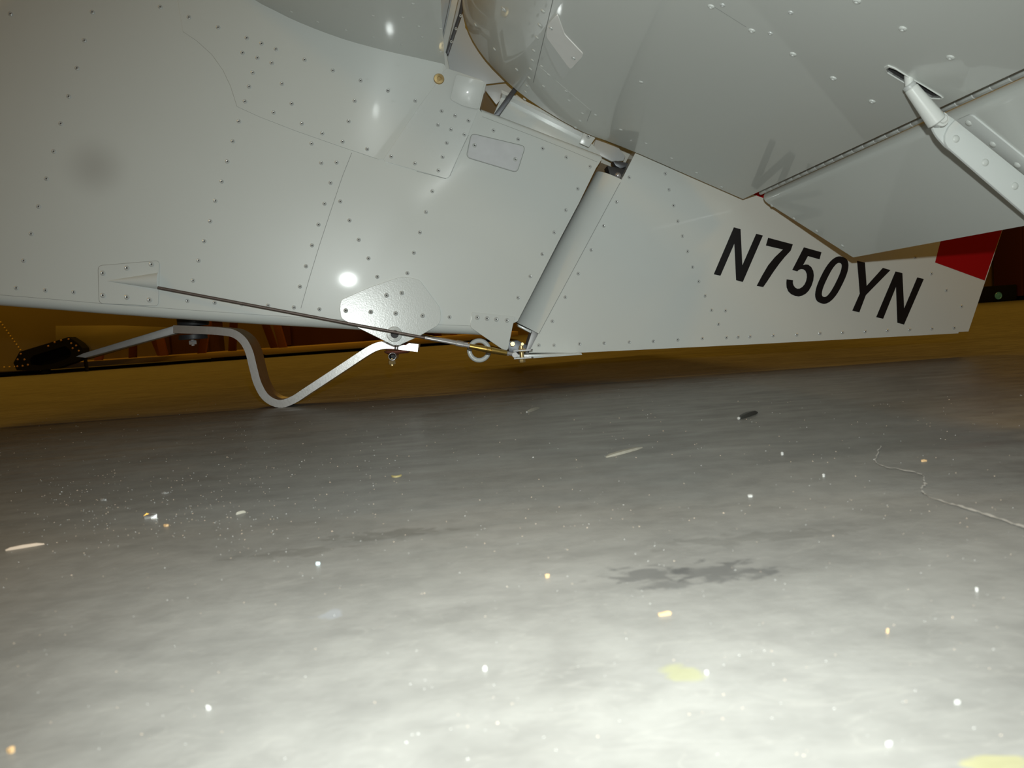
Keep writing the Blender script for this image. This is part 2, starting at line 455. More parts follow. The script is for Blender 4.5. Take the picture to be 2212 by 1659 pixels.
tq = PF(1020, 208); tn_ = ((CAM - tq).normalized() + (fl.location - tq).normalized()).normalized()  # added plate over the strap, tilted to mirror the flash as a glint
PT = Plane(PF(992, 236, .0020), tn_)
slab('strap_glint_tab', [PT(*p) for p in roundpoly([(985, 160), (1047, 175), (1034, 237), (1000, 229), (972, 215)], 7)], tn_*-.0012, M_paint, plane, .0004, 45)
# brass bolt head on the strap
bm = bmesh.new(); q = PF(948, 171, .0016)
add_lathe(bm, q, PF.n, [(.0085, 0), (.0085, .0015), (.0075, .0025), (.0035, .0028), (.003, .0016), (0, .0016)], 20)
build('bolt_head', bm, M_gold, plane)

def plate(name, px, thick, m, rivs, rad=8, parent=plane, rs=1.0, rmesh=None, P=PF, outline=True):
    poly = roundpoly(px, rad) if rad else px
    o = slab(name, [P(x, y, thick) for x, y in poly], P.n*-(thick), m, parent, min(.0005, thick*.3), 8)
    for r in rivs: rivet(P(*r, thick), P.n, o, rmesh, rs)
    if outline:
        q_ = [P(x, y, .0001) for x, y in poly]
        ribbon('seam', q_ + [q_[0]], P.n, .0009, .0001, M_seam, o)
    return o
cov = plate('access_cover', [(1019, 289), (1133, 317), (1116, 371), (1009, 339)], .0012, M_bare, [(1025, 314), (1113, 344)], 10, rs=1.1, outline=False)
tag(cov, 'bare grey metal cover plate')
ribbon('seam', [PF(x, y) for x, y in (lambda L_: L_+[L_[0]])(roundpoly([(1018, 288), (1135, 316), (1117, 373), (1007, 340)], 10))], PF.n, .0010, .0001, M_seam, cov)
gus = plate('gusset_plate', [(734, 668), (736, 648), (800, 620), (868, 597), (906, 604), (951, 665), (953, 690), (946, 703), (906, 726), (862, 746), (850, 746), (775, 709), (737, 688)], .0022, M_plate,
            [(747, 671), (801, 674), (855, 677), (913, 682), (835, 638), (868, 633)], 7, rs=1.15, outline=False)
q = PF(852, 722, .0022)
bs = bmesh.new(); add_lathe(bs, q, PF.n, [(.0125, 0), (.0115, .0022), (.0080, .0026), (.0080, .0048), (.0064, .0050), (.0062, .0004), (0, .0004)], 24, [0, 0, 0, 0, 1, 1])
build('bushing', bs, [M_plate, M_dark], gus)
aft = plate('hinge_plate', [(1019, 674), (1114, 684), (1108, 702), (1097, 757), (1086, 755), (1016, 707)], .0018, M_plate,
            [(1031, 686), (1052, 688), (1072, 690), (1095, 692)], 5, rs=1.2, outline=False)
# cable fairlead: riveted plate with a half-cone spout
fair = plate('cable_fairlead', [(212, 574), (344, 563), (342, 661), (214, 655)], .0012, M_plate,
             [(222, 590), (274, 579), (327, 571), (222, 638), (274, 642), (323, 648)], 9, rs=1.2)
bm = bmesh.new(); prev = None
a0, a1 = PF(228, 607, .001), PF(342, 607, .001)
up = (PF(342, 580) - PF(342, 607)).normalized()
for k in range(9):
    t = k/8; c = a0.lerp(a1, t); r = .0125*t; hgt = .010*t
    cur = [bm.verts.new(c + up*(r*math.cos(math.pi*j/12)) + PF.n*(hgt*math.sin(math.pi*j/12)) + Vector((0, 0, 1e-5*j))) for j in range(13)]
    if prev:
        for j in range(12): bm.faces.new((prev[j], cur[j], cur[j+1], prev[j+1]))
    prev = cur
cen = bm.verts.new(a1 + PF.n*.0005 - Vector((.010, 0, 0)))
build('spout', bm, M_plate, fair, 60)

# ---- tail skid
path = spline([(*p, 0) for p in [(374, 711), (430, 713), (478, 716), (505, 721), (525, 736), (538, 760), (547, 795), (557, 830), (575, 859), (603, 872), (632, 864), (665, 843), (740, 794), (795, 758), (820, 747), (845, 745), (870, 748), (903, 752)]], 5)
P3 = [sk(p.x, p.y) for p in path]
bm = bmesh.new(); prev = None
TH = .0064
for i, p in enumerate(P3):
    t = (P3[min(i+1, len(P3)-1)] - P3[max(i-1, 0)]).normalized(); n = Vector((-t.z, 0, t.x))
    px_x = path[i].x
    hi = TH*(.35 if 835 < px_x < 878 else 1.0)
    q = [p + n*hi, p - n*TH, p - n*TH + Vector((0, .06, 0)), p + n*hi + Vector((0, .06, 0))]
    cur = [bm.verts.new(v) for v in q]
    if prev:
        for k in range(4): bm.faces.new((prev[k], cur[k], cur[(k+1) % 4], prev[(k+1) % 4]))
    else: bm.faces.new(cur)
    prev = cur
bm.faces.new(prev[::-1])
lo = min(v.co.z for v in bm.verts)
for v in bm.verts: v.co.z -= lo*max(0, 1 - v.co.z/.06)
skid = build('tail_skid', bm, M_alu, plane, 30)
tag(skid, 'bent bare aluminium bar')
ta = Plane(Vector((0, YSK+.004, 0)), Vector((0, -1, 0)))
tip = slab('skid_toe', [ta(*p) for p in ((377, 703), (377, 721), (184, 773), (163, 770.5), (180, 763))], Vector((0, .022, 0)), M_dull, plane, .0008)
tag(tip, 'dull grey angled bar with a pointed end')
pm = atY(YC)
def vert_at(px, py): return pm(px, py)
lathe('rubber_block', vert_at(418, 704), Vector((0, 0, 1)), [(0, 0), (.024, 0), (.0255, .003), (.0255, .016), (.024, .022), (0, .022)], M_rubber, plane)
lathe('rubber_block', vert_at(418, 733), Vector((0, 0, 1)), [(0, 0), (.023, 0), (.0235, .001), (.0225, .008), (0, .008)], M_rubber, plane)
bm = bmesh.new(); add_hex(bm, vert_at(417, 744), Vector((0, 0, 1)), .0068, .0065); add_lathe(bm, vert_at(417, 747), Vector((0, 0, 1)), [(0, 0), (.0028, 0), (.003, .012)], 10)
build('nut', bm, M_steel, plane)
# rear mount of the skid
lathe('mount_pad', vert_at(860, 755), Vector((0, 0, 1)), [(0, 0), (.021, 0), (.023, .002), (.023, .011), (0, .012)], M_pad, plane)
lathe('mount_pad', vert_at(860, 764), Vector((0, 0, 1)), [(0, 0), (.017, 0), (.0225, .003), (.0235, .006), (0, .006)], M_pad, plane)
mb = YSK - .004
qm = atY(mb)
rod('mount_bolt', qm(856, 755), qm(857, 744), .0034, M_steel, plane)
bm = bmesh.new(); c = qm(848, 770)
add_lathe(bm, c + Vector((0, .05, 0)), Vector((0, -1, 0)), [(0, 0), (.0068, 0), (.0068, .054), (.0062, .0546), (.0056, .054), (.0054, .020), (0, .020)], 22, [0, 0, 0, 0, 1, 1])
build('cross_tube', bm, [M_steel, M_dark], plane)
bm = bmesh.new(); add_hex(bm, atY(mb+.012)(847, 787), Vector((0, 0, 1)), .0062, .007); add_lathe(bm, atY(mb+.012)(847, 790), Vector((0, 0, 1)), [(0, 0), (.003, 0), (.0033, .012)], 10)
build('nut', bm, M_gold, plane)

# ---- rudder
p0, p1, p2 = atY(YC-.040)(1160, 740), atY(YC-.040)(1350, 360), atY(YC-.004)(2110, 655)
PR = Plane(p0, (p1-p0).cross(p2-p0))
rp = [(1142, 762), (1163, 721), (1343, 388), (1372, 331), (1560, -40), (1600, -150), (2391, -150), (2165, 498), (2092, 716), (2071, 717), (2070, 720), (1640, 743), (1250, 762)]
bm = bmesh.new()
a = [bm.verts.new(PR(*p)) for p in rp]; b_ = [bm.verts.new(mirror(v.co)) for v in a]
bm.faces.new(a); bm.faces.new(b_[::-1])
for i in range(len(a)):
    j = (i+1) % len(a)
    if i == 1: continue                      # the rounded nose closes this edge
    bm.faces.new((a[i], a[j], b_[j], b_[i]))
rud = build('rudder', bm, M_paint, plane, 25)
bm = bmesh.new()
s0, s1 = PR(1164, 721), PR(1343, 388)
hd = (s1-s0).normalized(); fwd = Vector((hd.z, 0, -hd.x)); fwd = -fwd if fwd.x > 0 else fwd; fwd.normalize()
prev = None
for k in range(17):
    ph = math.radians(16) + math.radians(148)*k/16
    ring = []
    for s in (s0, s1):
        R = YC - s.y
        ring.append(bm.verts.new(Vector((s.x, YC, s.z)) + fwd*(R*1.45*(math.sin(ph) - math.sin(math.radians(16)))) + Vector((0, -R*math.cos(ph)/math.cos(math.radians(16)), 0))))
    if prev: bm.faces.new((prev[0], ring[0], ring[1], prev[1]))
    prev = ring
build('rudder_nose', bm, M_paint, plane, 30)
ribbon('seam', [PR(1340, 394), PR(1164, 721)], PR.n, .0009, .0002, M_seam, rud)
RR = [(1437, 375), (1445, 410), (1455, 444), (1464, 478), (1474, 510), (1485, 543), (1496, 577), (1509, 608), (1523, 639), (1537, 670), (1567, 671), (1552, 700), (1359, 383),
      (1332, 436), (1304, 488), (1277, 540), (1249, 591), (1221, 642), (1193, 694), (1164, 746), (1197, 746), (1252, 743), (1305, 741), (1359, 739), (1411, 737), (1464, 734), (1517, 731),
      (1569, 729), (1594, 728), (1620, 727), (1670, 725), (1721, 723), (1771, 720), (1820, 718), (1869, 716), (1917, 714), (1965, 712), (2013, 710), (2061, 708), (2077, 662), (2044, 627), (2012, 591), (1977, 556)]
for p in RR: rivet(PR(*p), PR.n, rud, s=.95, mesh=RIV)
# registration letters and red flash
Z6 = lambda L_: [(1500 + x*.3219, 380 + y*.3219) for x, y in L_]
N1 = [(130, 660), (265, 345), (310, 357), (322, 600), (415, 388), (460, 400), (325, 712), (280, 700), (268, 455), (175, 670)]
S7 = [(495, 415), (661, 459), (646, 502), (606, 545), (568, 592), (530, 645), (490, 706), (462, 746), (418, 738), (455, 668), (495, 600), (540, 545), (594, 494), (480, 467)]
F5 = [(735, 479), (853, 512), (840, 560), (762, 538), (730, 598), (748, 594), (765, 596), (785, 612), (798, 638), (802, 668), (798, 702), (786, 738), (768, 770), (748, 790), (725, 803), (700, 809), (675, 805), (650, 794), (630, 775), (619, 748), (617, 720), (619, 694), (662, 700), (661, 718), (665, 733), (675, 748), (690, 757), (706, 756), (725, 745), (740, 727), (750, 705), (755, 680), (754, 658), (745, 637), (732, 627), (717, 625), (702, 630), (690, 641), (657, 631)]
Y5 = [(1092, 570), (1145, 581), (1156, 738), (1265, 617), (1316, 632), (1151, 800), (1107, 916), (1060, 904), (1110, 790)]
N2 = [(1220, 948), (1350, 641), (1396, 652), (1408, 890), (1496, 681), (1540, 692), (1407, 998), (1362, 985), (1353, 745), (1267, 959)]
LT = .0003
for poly in (N1, S7, F5, Y5, N2):
    slab('registration_letter', [PR(x, y, LT) for x, y in Z6(poly)], PR.n*-LT, M_black, rud, 0, 0)
bm = bmesh.new(); ring = []
ax = Vector((.44, -.90)); ay = Vector((.94, .34))       # long and short axis of the slanted zero
for k in range(40):
    a_ = 2*math.pi*k/40; c_, s_ = math.cos(a_), math.sin(a_)
    sq = lambda v: math.copysign(abs(v)**.80, v)
    o_ = Vector((922, 699)) + ax*(172*sq(c_)) + ay*(77*sq(s_)); i_ = Vector((922, 698)) + ax*(126*sq(c_)) + ay*(32*sq(s_))
    oi = Z6([tuple(o_), tuple(i_)])
    ring.append([bm.verts.new(PR(*oi[0], LT)), bm.verts.new(PR(*oi[1], LT)), bm.verts.new(PR(*oi[1])), bm.verts.new(PR(*oi[0]))])
for k in range(40):
    r0, r1 = ring[k], ring[(k+1) % 40]
    for j in range(4): bm.faces.new((r0[j], r1[j], r1[(j+1) % 4], r0[(j+1) % 4]))
build('registration_letter', bm, M_black, rud, 0)
slab('red_stripe', [PR(x, y, LT) for x, y in ((1612, 414), (1652, 429), (1950, 470), (2040, 490), (2020, 567), (2127, 606), (2164, 499), (2270, 195), (1700, 300))], PR.n*-LT, M_red, rud, 0, 0)
# rudder horn at the bottom, with its bolt
hz = atY(1.28)
ha, hb = hz(1113, 772), hz(1258, 765)
bm = bmesh.new()
add_slab(bm, [hz(1112, 766), hz(1113, 773), hz(1150, 774), hz(1258, 766.5), hz(1256, 763), hz(1160, 766)], Vector((0, .16, 0)), .0005)
build('rudder_horn', bm, M_plate, plane)
hz2 = atY(1.275)
bm = bmesh.new(); add_lathe(bm, hz2(1128, 781), Vector((0, 0, 1)), [(0, 0), (.0036, 0), (.0036, .026), (0, .026)], 12)
add_hex(bm, hz2(1128, 783), Vector((0, 0, 1)), .0055, .006); add_hex(bm, hz2(1128, 761), Vector((0, 0, 1)), .0060, .006)
build('horn_bolt', bm, M_gold, plane)
# lower hinge seen in the gap between fuselage and rudder
hg = atY(1.345)
slab('hinge_bracket', [hg(*p) for p in ((1095, 738), (1118, 735), (1152, 752), (1150, 764), (1100, 764))], Vector((0, .03, 0)), M_strap, plane, .001)
slab('rudder_rib', [hg(*p) for p in ((1118, 700), (1165, 722), (1163, 728), (1120, 706))], Vector((0, .03, 0)), M_plate, plane, .0005)
slab('rudder_spar', [atY(1.335)(*p) for p in ((1150, 712), (1165, 722), (1142, 764), (1134, 762))], Vector((0, .05, 0)), M_dull, plane, .0005)
bm = bmesh.new(); add_hex(bm, atY(1.33)(1107, 743), Vector((0, -1, 0)), .0045, .005); add_hex(bm, atY(1.335)(1128, 743), Vector((0, -1, 0)), .003, .004)
build('hinge_bolt', bm, M_gold, plane)

# ---- control cables with turnbuckles, one on each side
def cable(side):
    mv = (lambda v: v) if side < 0 else mirror
    a = PF(344, 622, .007); b = atY(1.272)(1122, 768)
    at = lambda px: a.lerp(b, (px-344)/(1122-344))
    def seg(name, x0, x1, r, m, r2=None): return rod(name, mv(at(x0)), mv(at(x1)), r, m, plane, r2)
    root = rod('control_cable', mv(a + (a-b)*.004), mv(at(908)), .0024, M_cable, plane, seg=12)
    for nm, x0, x1, r, m, r2 in (('cable_terminal', 905, 976, .0026, M_steel, None), ('cable_terminal', 975, 994, .0036, M_steel, None), ('cable_terminal', 993, 1008, .0030, M_steel, None),
                                 ('turnbuckle_barrel', 1006, 1046, .0040, M_brass, .0052), ('turnbuckle_barrel', 1045, 1056, .0050, M_brass, None), ('turnbuckle_barrel', 1055, 1093, .0052, M_brass, .0042), ('clevis_shank', 1091, 1113, .0032, M_steel, None)):
        rod(nm, mv(at(x0)), mv(at(x1)), r, m, root, r2)
    # fork: a flat loop round the horn bolt
    c = mv(at(1117)); bm = bmesh.new()
    for dz in (.0062, -.0062):
        add_slab(bm, [c + Vector((-.006, -.005, dz)), c + Vector((.022, -.006, dz)), c + Vector((.026, 0, dz)), c + Vector((.022, .006, dz)), c + Vector((-.006, .005, dz))], Vector((0, 0, .0018)))
    add_lathe(bm, c + Vector((-.004, -.005, .0008)), Vector((0, 1, 0)), [(0, 0), (.0046, 0), (.0046, .010), (0, .010)], 16)
    build('clevis_fork', bm, M_dull, root)
cable(-1); cable(1)
# tie-down ring
bm = bmesh.new(); add_torus(bm, atY(YC-.01)(1035, 757), Vector((.1, -1, .05)), .0168, .0042)
build('tie_down_ring', bm, M_ring, plane, 80)

# ---- horizontal stabilizer, each half a profile drawn out sideways
YS = 1.29
rootp = atY(YS)
low = [tuple(v)[:2] for v in spline([(*p, 0) for p in [(1016, -78), (1000, -30), (999, 10), (1006, 50), (1022, 88), (1050, 129), (1082, 163), (1116, 195), (1170, 234), (1255, 283), (1310, 304), (1385, 334), (1490, 380), (1605, 430)]], 2)]
upp = [(1640, 402), (1560, 318), (1420, 190), (1300, 75), (1180, -40), (1090, -110), (1045, -110)]
prof = [rootp(*p) for p in low + upp]
YTIP = .28
def loft(prof, y_far):
    bm = bmesh.new()
    a = [bm.verts.new(v) for v in prof]; b = [bm.verts.new(Vector((v.x, y_far, v.z))) for v in prof]
    n = len(a)
    bm.faces.new(a); bm.faces.new(b[::-1])
    for i in range(n): bm.faces.new((a[i], b[i], b[(i+1) % n], a[(i+1) % n]))
    return bm
stab = build('stabilizer', loft(prof, YTIP), M_stab, plane, 40)
build('stabilizer', loft([mirror(v) for v in prof], 2*YC - YTIP), M_under, plane, 40)
FAC = []
for i in range(len(low)-1):
    A, B = prof[i], prof[i+1]
    FAC.append((A, B, Plane(A, (B-A).cross(Vector((0, 1, 0))))))
def on_stab(px, py, lift=0.0):
    best = None
    for A, B, P in FAC:
        q = P(px, py, lift); t = (q-A).dot((B-A))/ (B-A).length_squared if True else 0
        tt = Vector((q.x-A.x, 0, q.z-A.z)).dot(Vector((B.x-A.x, 0, B.z-A.z)))/(Vector((B.x-A.x, 0, B.z-A.z)).length_squared)
        d = 0 if 0 <= tt <= 1 else min(abs(tt), abs(tt-1))
        if best is None or d < best[0]: best = (d, q, P.n)
    return best[1], best[2]
# slot for the trim rod: cut right into the skin
slotpx = [(1914, 148), (1922, 144), (1936, 149), (1967, 168), (2001, 187), (2034, 207), (2031, 212), (2012, 211), (1997, 203), (1945, 173), (1918, 157)]
sn = on_stab(1973, 178)[1]
sP = Plane(on_stab(1973, 178)[0], sn)
cut = slab('cutter', [sP(x, y) + sn*.01 for x, y in slotpx], sn*-.05, M_dark, None, 0, 0)
stab.data.materials.append(M_dark)
md = stab.modifiers.new('slot', 'BOOLEAN'); md.object = cut; md.operation = 'DIFFERENCE'; md.solver = 'EXACT'; md.material_mode = 'TRANSFER'
dg = bpy.context.evaluated_depsgraph_get(); nm = bpy.data.meshes.new_from_object(stab.evaluated_get(dg))
if len(nm.polygons) > 20:
    stab.modifiers.clear(); stab.data = nm
bpy.data.objects.remove(cut)
bm = bmesh.new(); n_ = len(slotpx); r_ = []
cx_, cy_ = sum(p[0] for p in slotpx)/n_, sum(p[1] for p in slotpx)/n_
for x, y in slotpx:
    o_ = (x + (x-cx_)*.03 + (2 if x > cx_ else -2), y + (y-cy_)*.06 + (2 if y > cy_ else -2)*.8)
    r_.append([bm.verts.new(sP(x, y) - sn*.002), bm.verts.new(sP(x, y) + sn*.0010), bm.verts.new(sP(*o_) + sn*.0010), bm.verts.new(sP(*o_) - sn*.0003)])
for i in range(n_):
    for j in range(3): bm.faces.new((r_[i][j], r_[(i+1) % n_][j], r_[(i+1) % n_][j+1], r_[i][j+1]))
build('slot_rim', bm, M_ring, stab, 30)
RS = [(1173, 24), (1166, 54), (1160, 81), (1153, 109), (1150, 130), (1146, 149), (1143, 168), (1138, 185), (1135, 198), (1133, 214), (1027, 53), (1068, 106), (1116, 150), (1170, 143), (1185, 161),
      (1174, 186), (1223, 197), (1229, 217), (1258, 245), (1286, 248), (1253, 261), (1243, 275), (1385, 177), (1341, 280), (1396, 310), (1451, 342), (1505, 373), (1559, 404)]
for p in RS:
    q, n = on_stab(*p); rivet(q, n, stab, DOME, 1.0)
for p in [(1536, 14), (1624, 66), (1713, 117), (1800, 169), (1884, 219), (1950, 62), (2053, 124), (1851, 2)]:
    q, n = on_stab(*p); rivet(q, n, stab, RIVW, 1.12)
for p in [(1561, 11), (1664, 72), (1708, 27)]:
    q, n = on_stab(*p); rivet(q, n, stab, RIV, .85)
q, n = on_stab(1088, 20); rivet(q, n, stab, None, 1.3)['label'] = 'brassy rivet'
def stab_line(a, b, k): return [on_stab(a[0]+(b[0]-a[0])*t/k, a[1]+(b[1]-a[1])*t/k)[0] for t in range(k+1)]
ribbon('seam', stab_line((1211, -70), (1152, 178), 4), on_stab(1180, 60)[1], .0008, .0002, M_seam, stab)
ribbon('seam', stab_line((1165, 143), (1277, 239), 6), on_stab(1220, 190)[1], .0006, .0002, M_ring, stab)
ribbon('seam', stab_line((1277, 239), (1268, 262), 2), on_stab(1272, 250)[1], .0006, .0002, M_seam, stab)
ribbon('seam', stab_line((1536, 10), (1612, 58), 3), on_stab(1580, 30)[1], .0005, .0002, M_seam, stab)
# inspection cover on the underside
cp_ = roundpoly([(1203, 30), (1183, 53), (1180, 80), (1232, 151), (1261, 119), (1219, 75)], 7)
bm = bmesh.new(); ra = []; rb = []
for x, y in cp_:
    q, n = on_stab(x, y, .0012); ra.append(q); rb.append(q - n*.0014)
va = [bm.verts.new(v) for v in ra]; vb = [bm.verts.new(v) for v in rb]
bm.faces.new(va)
for i in range(len(va)): bm.faces.new((va[i], va[(i+1) % len(va)], vb[(i+1) % len(va)], vb[i]))
bmesh.ops.triangulate(bm, faces=bm.faces[:])
icov = build('inspection_cover', bm, M_cover, stab, 30)
for p in ((1190, 61), (1239, 126)):
    q, n = on_stab(*p, .0012); rivet(q, n, stab, RIV, 1.0)

# ---- leading strake ahead of the stabilizer
spx = [tuple(v)[:2] for v in spline([(*p, 0) for p in [(300, -190), (420, -90), (545, -2), (590, 23), (650, 52), (740, 86), (830, 111), (900, 127), (961, 141)]], 3)]
sp_ = [PF(x, y, -.004) for x, y in spx]
bm = bmesh.new(); g0 = []
for v in sp_:
    g0.append([bm.verts.new(v), bm.verts.new(Vector((v.x, .45, v.z))), bm.verts.new(Vector((v.x, .45, v.z+.004))), bm.verts.new(v + Vector((0, 0, .004)))])
for i in range(len(g0)-1):
    for j in range(4): bm.faces.new((g0[i][j], g0[i+1][j], g0[i+1][(j+1) % 4], g0[i][(j+1) % 4]))
bm.faces.new(g0[0]); bm.faces.new(g0[-1][::-1])
strake = build('strake', bm, M_under, plane, 40)
def on_strake(px, py):
    best = None
    for A, B in zip(sp_, sp_[1:]):
        e = Vector((B.x-A.x, 0, B.z-A.z)); P = Plane(A, e.cross(Vector((0, 1, 0)))); q = P(px, py)
        tt = Vector((q.x-A.x, 0, q.z-A.z)).dot(e)/e.length_squared
        d = 0 if 0 <= tt <= 1 else min(abs(tt), abs(tt-1))
        if best is None or d < best[0]: best = (d, q, P.n)
    return best[1], best[2]
for p in [(629, 25), (686, 47), (747, 65), (806, 80), (952, 112), (868, 96), (892, 8), (806, 34), (870, 38), (905, 57), (912, 80), (952, 62)]:
    q, n = on_strake(*p); rivet(q, n, strake, DOME, .9)

# ---- structure showing in the gap over the fuselage
slab('fin_panel', [atY(1.37)(*p) for p in ((930, -60), (1000, -60), (1005, 60), (1096, 176), (1053, 181), (1000, 190), (940, 170))], Vector((0, .003, 0)), M_grey, plane, .0004)
slab('fin_post', [atY(1.35)(*p) for p in ((984, -40), (999, -40), (964, 110), (975, 168), (958, 158), (953, 100))], Vector((0, .012, 0)), M_paint, plane, .002)
slab('fin_post', [atY(1.362)(*p) for p in ((955, -40), (980, -40), (952, 95), (944, 60))], Vector((0, .008, 0)), M_grey, plane, .002)
o = slab('post_flange', [atY(1.345)(*p) for p in ((1000, -20), (1006, 6), (968, 118), (963, 112), (990, 30))], Vector((0, .008, 0)), M_strap, plane, .0005)
for p in ((995, 34), (985, 62), (975, 90)): rivet(atY(1.345)(*p), Vector((0, -1, 0)), o, None, .8)
slab('stabilizer_rib', [atY(1.395)(*p) for p in ((1040, 186), (1094, 180), (1114, 196), (1090, 206), (1072, 226), (1050, 197))], Vector((0, .004, 0)), M_grey, plane, .0004)
ch = atY(1.345)
bm = bmesh.new()
add_slab(bm, [ch(*p) for p in ((1084, 208), (1112, 222), (1272, 304), (1296, 330), (1296, 345), (1180, 296), (1066, 248))], Vector((0, .002, 0)))
add_slab(bm, [ch(*p) for p in ((1082, 203), (1112, 216), (1275, 298), (1274, 305), (1112, 223), (1082, 210))], Vector((0, -.022, 0)))
build('stabilizer_mount', bm, M_plate, plane, 20)
sp2 = atY(1.318)
slab('mount_strap', [sp2(*p) for p in ((1110, 187), (1119, 193), (1078, 250), (1066, 248))], Vector((0, .006, 0)), M_strap, plane, .001)
tabp = Plane(sp2(1272, 296), Vector((0, -1, -.15)))
tb = slab('mount_tab', [tabp(*p) for p in ((1262, 282), (1289, 294), (1272, 318), (1252, 309))], Vector((0, .002, 0)), M_plate, plane, .0004)
rivet(tabp(1271, 295), tabp.n, tb, None, 1.1)
slab('hinge_fitting', [atY(1.375)(*p) for p in ((1288, 296), (1296, 300), (1336, 318), (1351, 338), (1347, 347), (1322, 349), (1300, 338), (1280, 325))], Vector((0, .004, 0)), M_grey, plane, .0008)
slab('hinge_fitting', [atY(1.355)(*p) for p in ((1324, 348), (1330, 347), (1358, 352), (1354, 360), (1340, 364), (1330, 358))], Vector((0, .02, 0)), M_strap, plane, .0008)
slab('hinge_fitting', [atY(1.35)(*p) for p in ((1312, 358), (1346, 364), (1352, 366), (1340, 388), (1318, 380))], Vector((0, .03, 0)), M_dark, plane, .0008)
bm = bmesh.new(); add_lathe(bm, atY(1.35)(1334, 380), Vector((0, -1, 0)), [(.006, 0), (.0058, .004), (.003, .007), (0, .0075)], 16)
build('hinge_pin', bm, M_steel, plane, 60)

# ---- elevator with piano hinge, trim horn and rod
YH, YT = 1.27, 1.15
Hp = atY(YH)(1641, 428); Tp = atY(YT)(1843, 556)
dc = Vector((Tp.x-Hp.x, 0, Tp.z-Hp.z)); CH = dc.length; dc.normalize(); nd = Vector((dc.z, 0, -dc.x)); nd = -nd if nd.z > 0 else nd   # nd points down, out of the lower skin
R = .013
sec = []       # (chord distance, height over lower skin, chord fraction)
cc = R
for k in range(9):
    a = -math.pi/2 - math.pi*k/8
    sec.append((cc + R*math.cos(a), R + R*math.sin(a)))
sec = sec[::1]
pts = [(CH, 0)] + sec + [(CH*.35, 2*R*.85), (CH, .002)]
bm = bmesh.new(); rows = []
for s_, h_ in pts:
    yr = YH + (YT-YH)*max(0, s_)/CH
    base = Vector((Hp.x, 0, Hp.z)) + dc*s_ - nd*h_
    rows.append([bm.verts.new(Vector((base.x, yr, base.z))), bm.verts.new(Vector((base.x, yr-.012, base.z))), bm.verts.new(Vector((base.x, YTIP, base.z)))])
n = len(rows)
for i in range(n):
    for k in range(2): bm.faces.new((rows[i][k], rows[(i+1) % n][k], rows[(i+1) % n][k+1], rows[i][k+1]))
bm.faces.new([r[0] for r in rows]); bm.faces.new([r[2] for r in rows][::-1])
elev = build('elevator', bm, M_under, plane, 40)
PE = Plane(Hp, nd)
for p in [(1667, 444), (1715, 472), (1764, 499), (1820, 531)]: rivet(PE(*p), PE.n, elev, DOME, .9)
ph = empty('piano_hinge', Vector((Hp.x, YH, Hp.z))); setparent(ph, plane); ph.matrix_basis = WORLD['piano_hinge']
axh = atY(YH)(1643, 413) + on_stab(1640, 405)[1]*.0036
y = YH - .004; i = 0
while y > .36:
    L_ = .0255
    lathe('knuckle', Vector((axh.x, y, axh.z)), Vector((0, -1, 0)), [(0, 0), (.0029, .0001), (.0034, .0008), (.0034, L_-.0010), (.0029, L_-.0004), (0, L_-.0003)], M_rivet, ph, 10)
    y -= L_; i += 1
YB = sP(1973, 178).y
hb_ = atY(YB)
leg = slab('trim_horn', [hb_(*p) for p in ((2042, 292), (2050, 274), (2064, 259), (2212, 378), (2330, 474), (2330, 562), (2212, 460), (2048, 318), (2042, 306))], Vector((0, .003, 0)), M_plate, plane, .0006)
for p in ((2065, 300), (2128, 351), (2192, 402)): rivet(hb_(*p), Vector((0, -1, 0)), leg, DOME, 1.15)
hb2 = atY(YB+.0032)
slab('pivot_lug', [hb2(*p) for p in roundpoly([(2008, 262), (2030, 238), (2064, 258), (2090, 300), (2070, 335), (2045, 318), (2022, 292)], 10)], Vector((0, .003, 0)), M_plate, leg, .0006)
e0 = PE(2064, 259)
fl2 = roundpoly([(2062, 262), (2096, 247), (2216, 344), (2330, 436), (2330, 476), (2214, 380)], 10)
flo = slab('horn_flange', [PE(x, y, .0016) for x, y in fl2], PE.n*-.0018, M_plate, plane, .0005)
for p in ((2092, 266), (2144, 312), (2197, 357)): rivet(PE(*p, .0016), PE.n, flo, DOME, 1.15)
ra_, rb_ = atY(YB-.004)(1967, 189), atY(YB-.004)(2025, 264)
tr = rod('trim_rod', ra_, rb_, .0062, M_ring, plane, .0088, 18)
rod('rod_collar', ra_.lerp(rb_, -.09), ra_.lerp(rb_, .02), .0060, M_rivet, tr)
rod('rod_neck', Vector((sP(1944, 162).x, YB, sP(1944, 162).z)) - sn*.02, ra_.lerp(rb_, -.04), .0040, M_ring, tr)
slab('rod_end', [atY(YB-.006)(*p) for p in roundpoly([(2005, 254), (2026, 236), (2046, 256), (2040, 272), (2022, 272)], 10)], Vector((0, .006, 0)), M_plate, tr, .001)
bm = bmesh.new(); q = atY(YB-.0068)(2034, 258)
add_lathe(bm, q, Vector((0, -1, 0)), [(.0068, 0), (.0064, .0012), (.0042, .0016), (.0040, .0034), (.0030, .0040), (0, .0040)], 18)
build('pivot_bolt', bm, M_ring, tr, 30)

# ------------------------------------------------------------------ behind the aircraft
YB_ = 6.0
bp = atY(YB_)
z_top = bp(700, 742).z
plat = empty('plywood_platform', Vector((-1.0, 6.8, 0)))
tag(plat, 'low plywood platform on skids at the back of the hangar floor', 'platform')
x0, x1 = bp(-260, 800).x, bp(1120, 730).x
box('deck', x0, x1, YB_, YB_+1.6, .028, .066, M_ply, plat, .003)
for sx in (x0+.3, (x0+x1)/2, x1-.3): box('runner', sx-.05, sx+.05, YB_+.25, YB_+1.5, 0, .028, M_ply, plat)
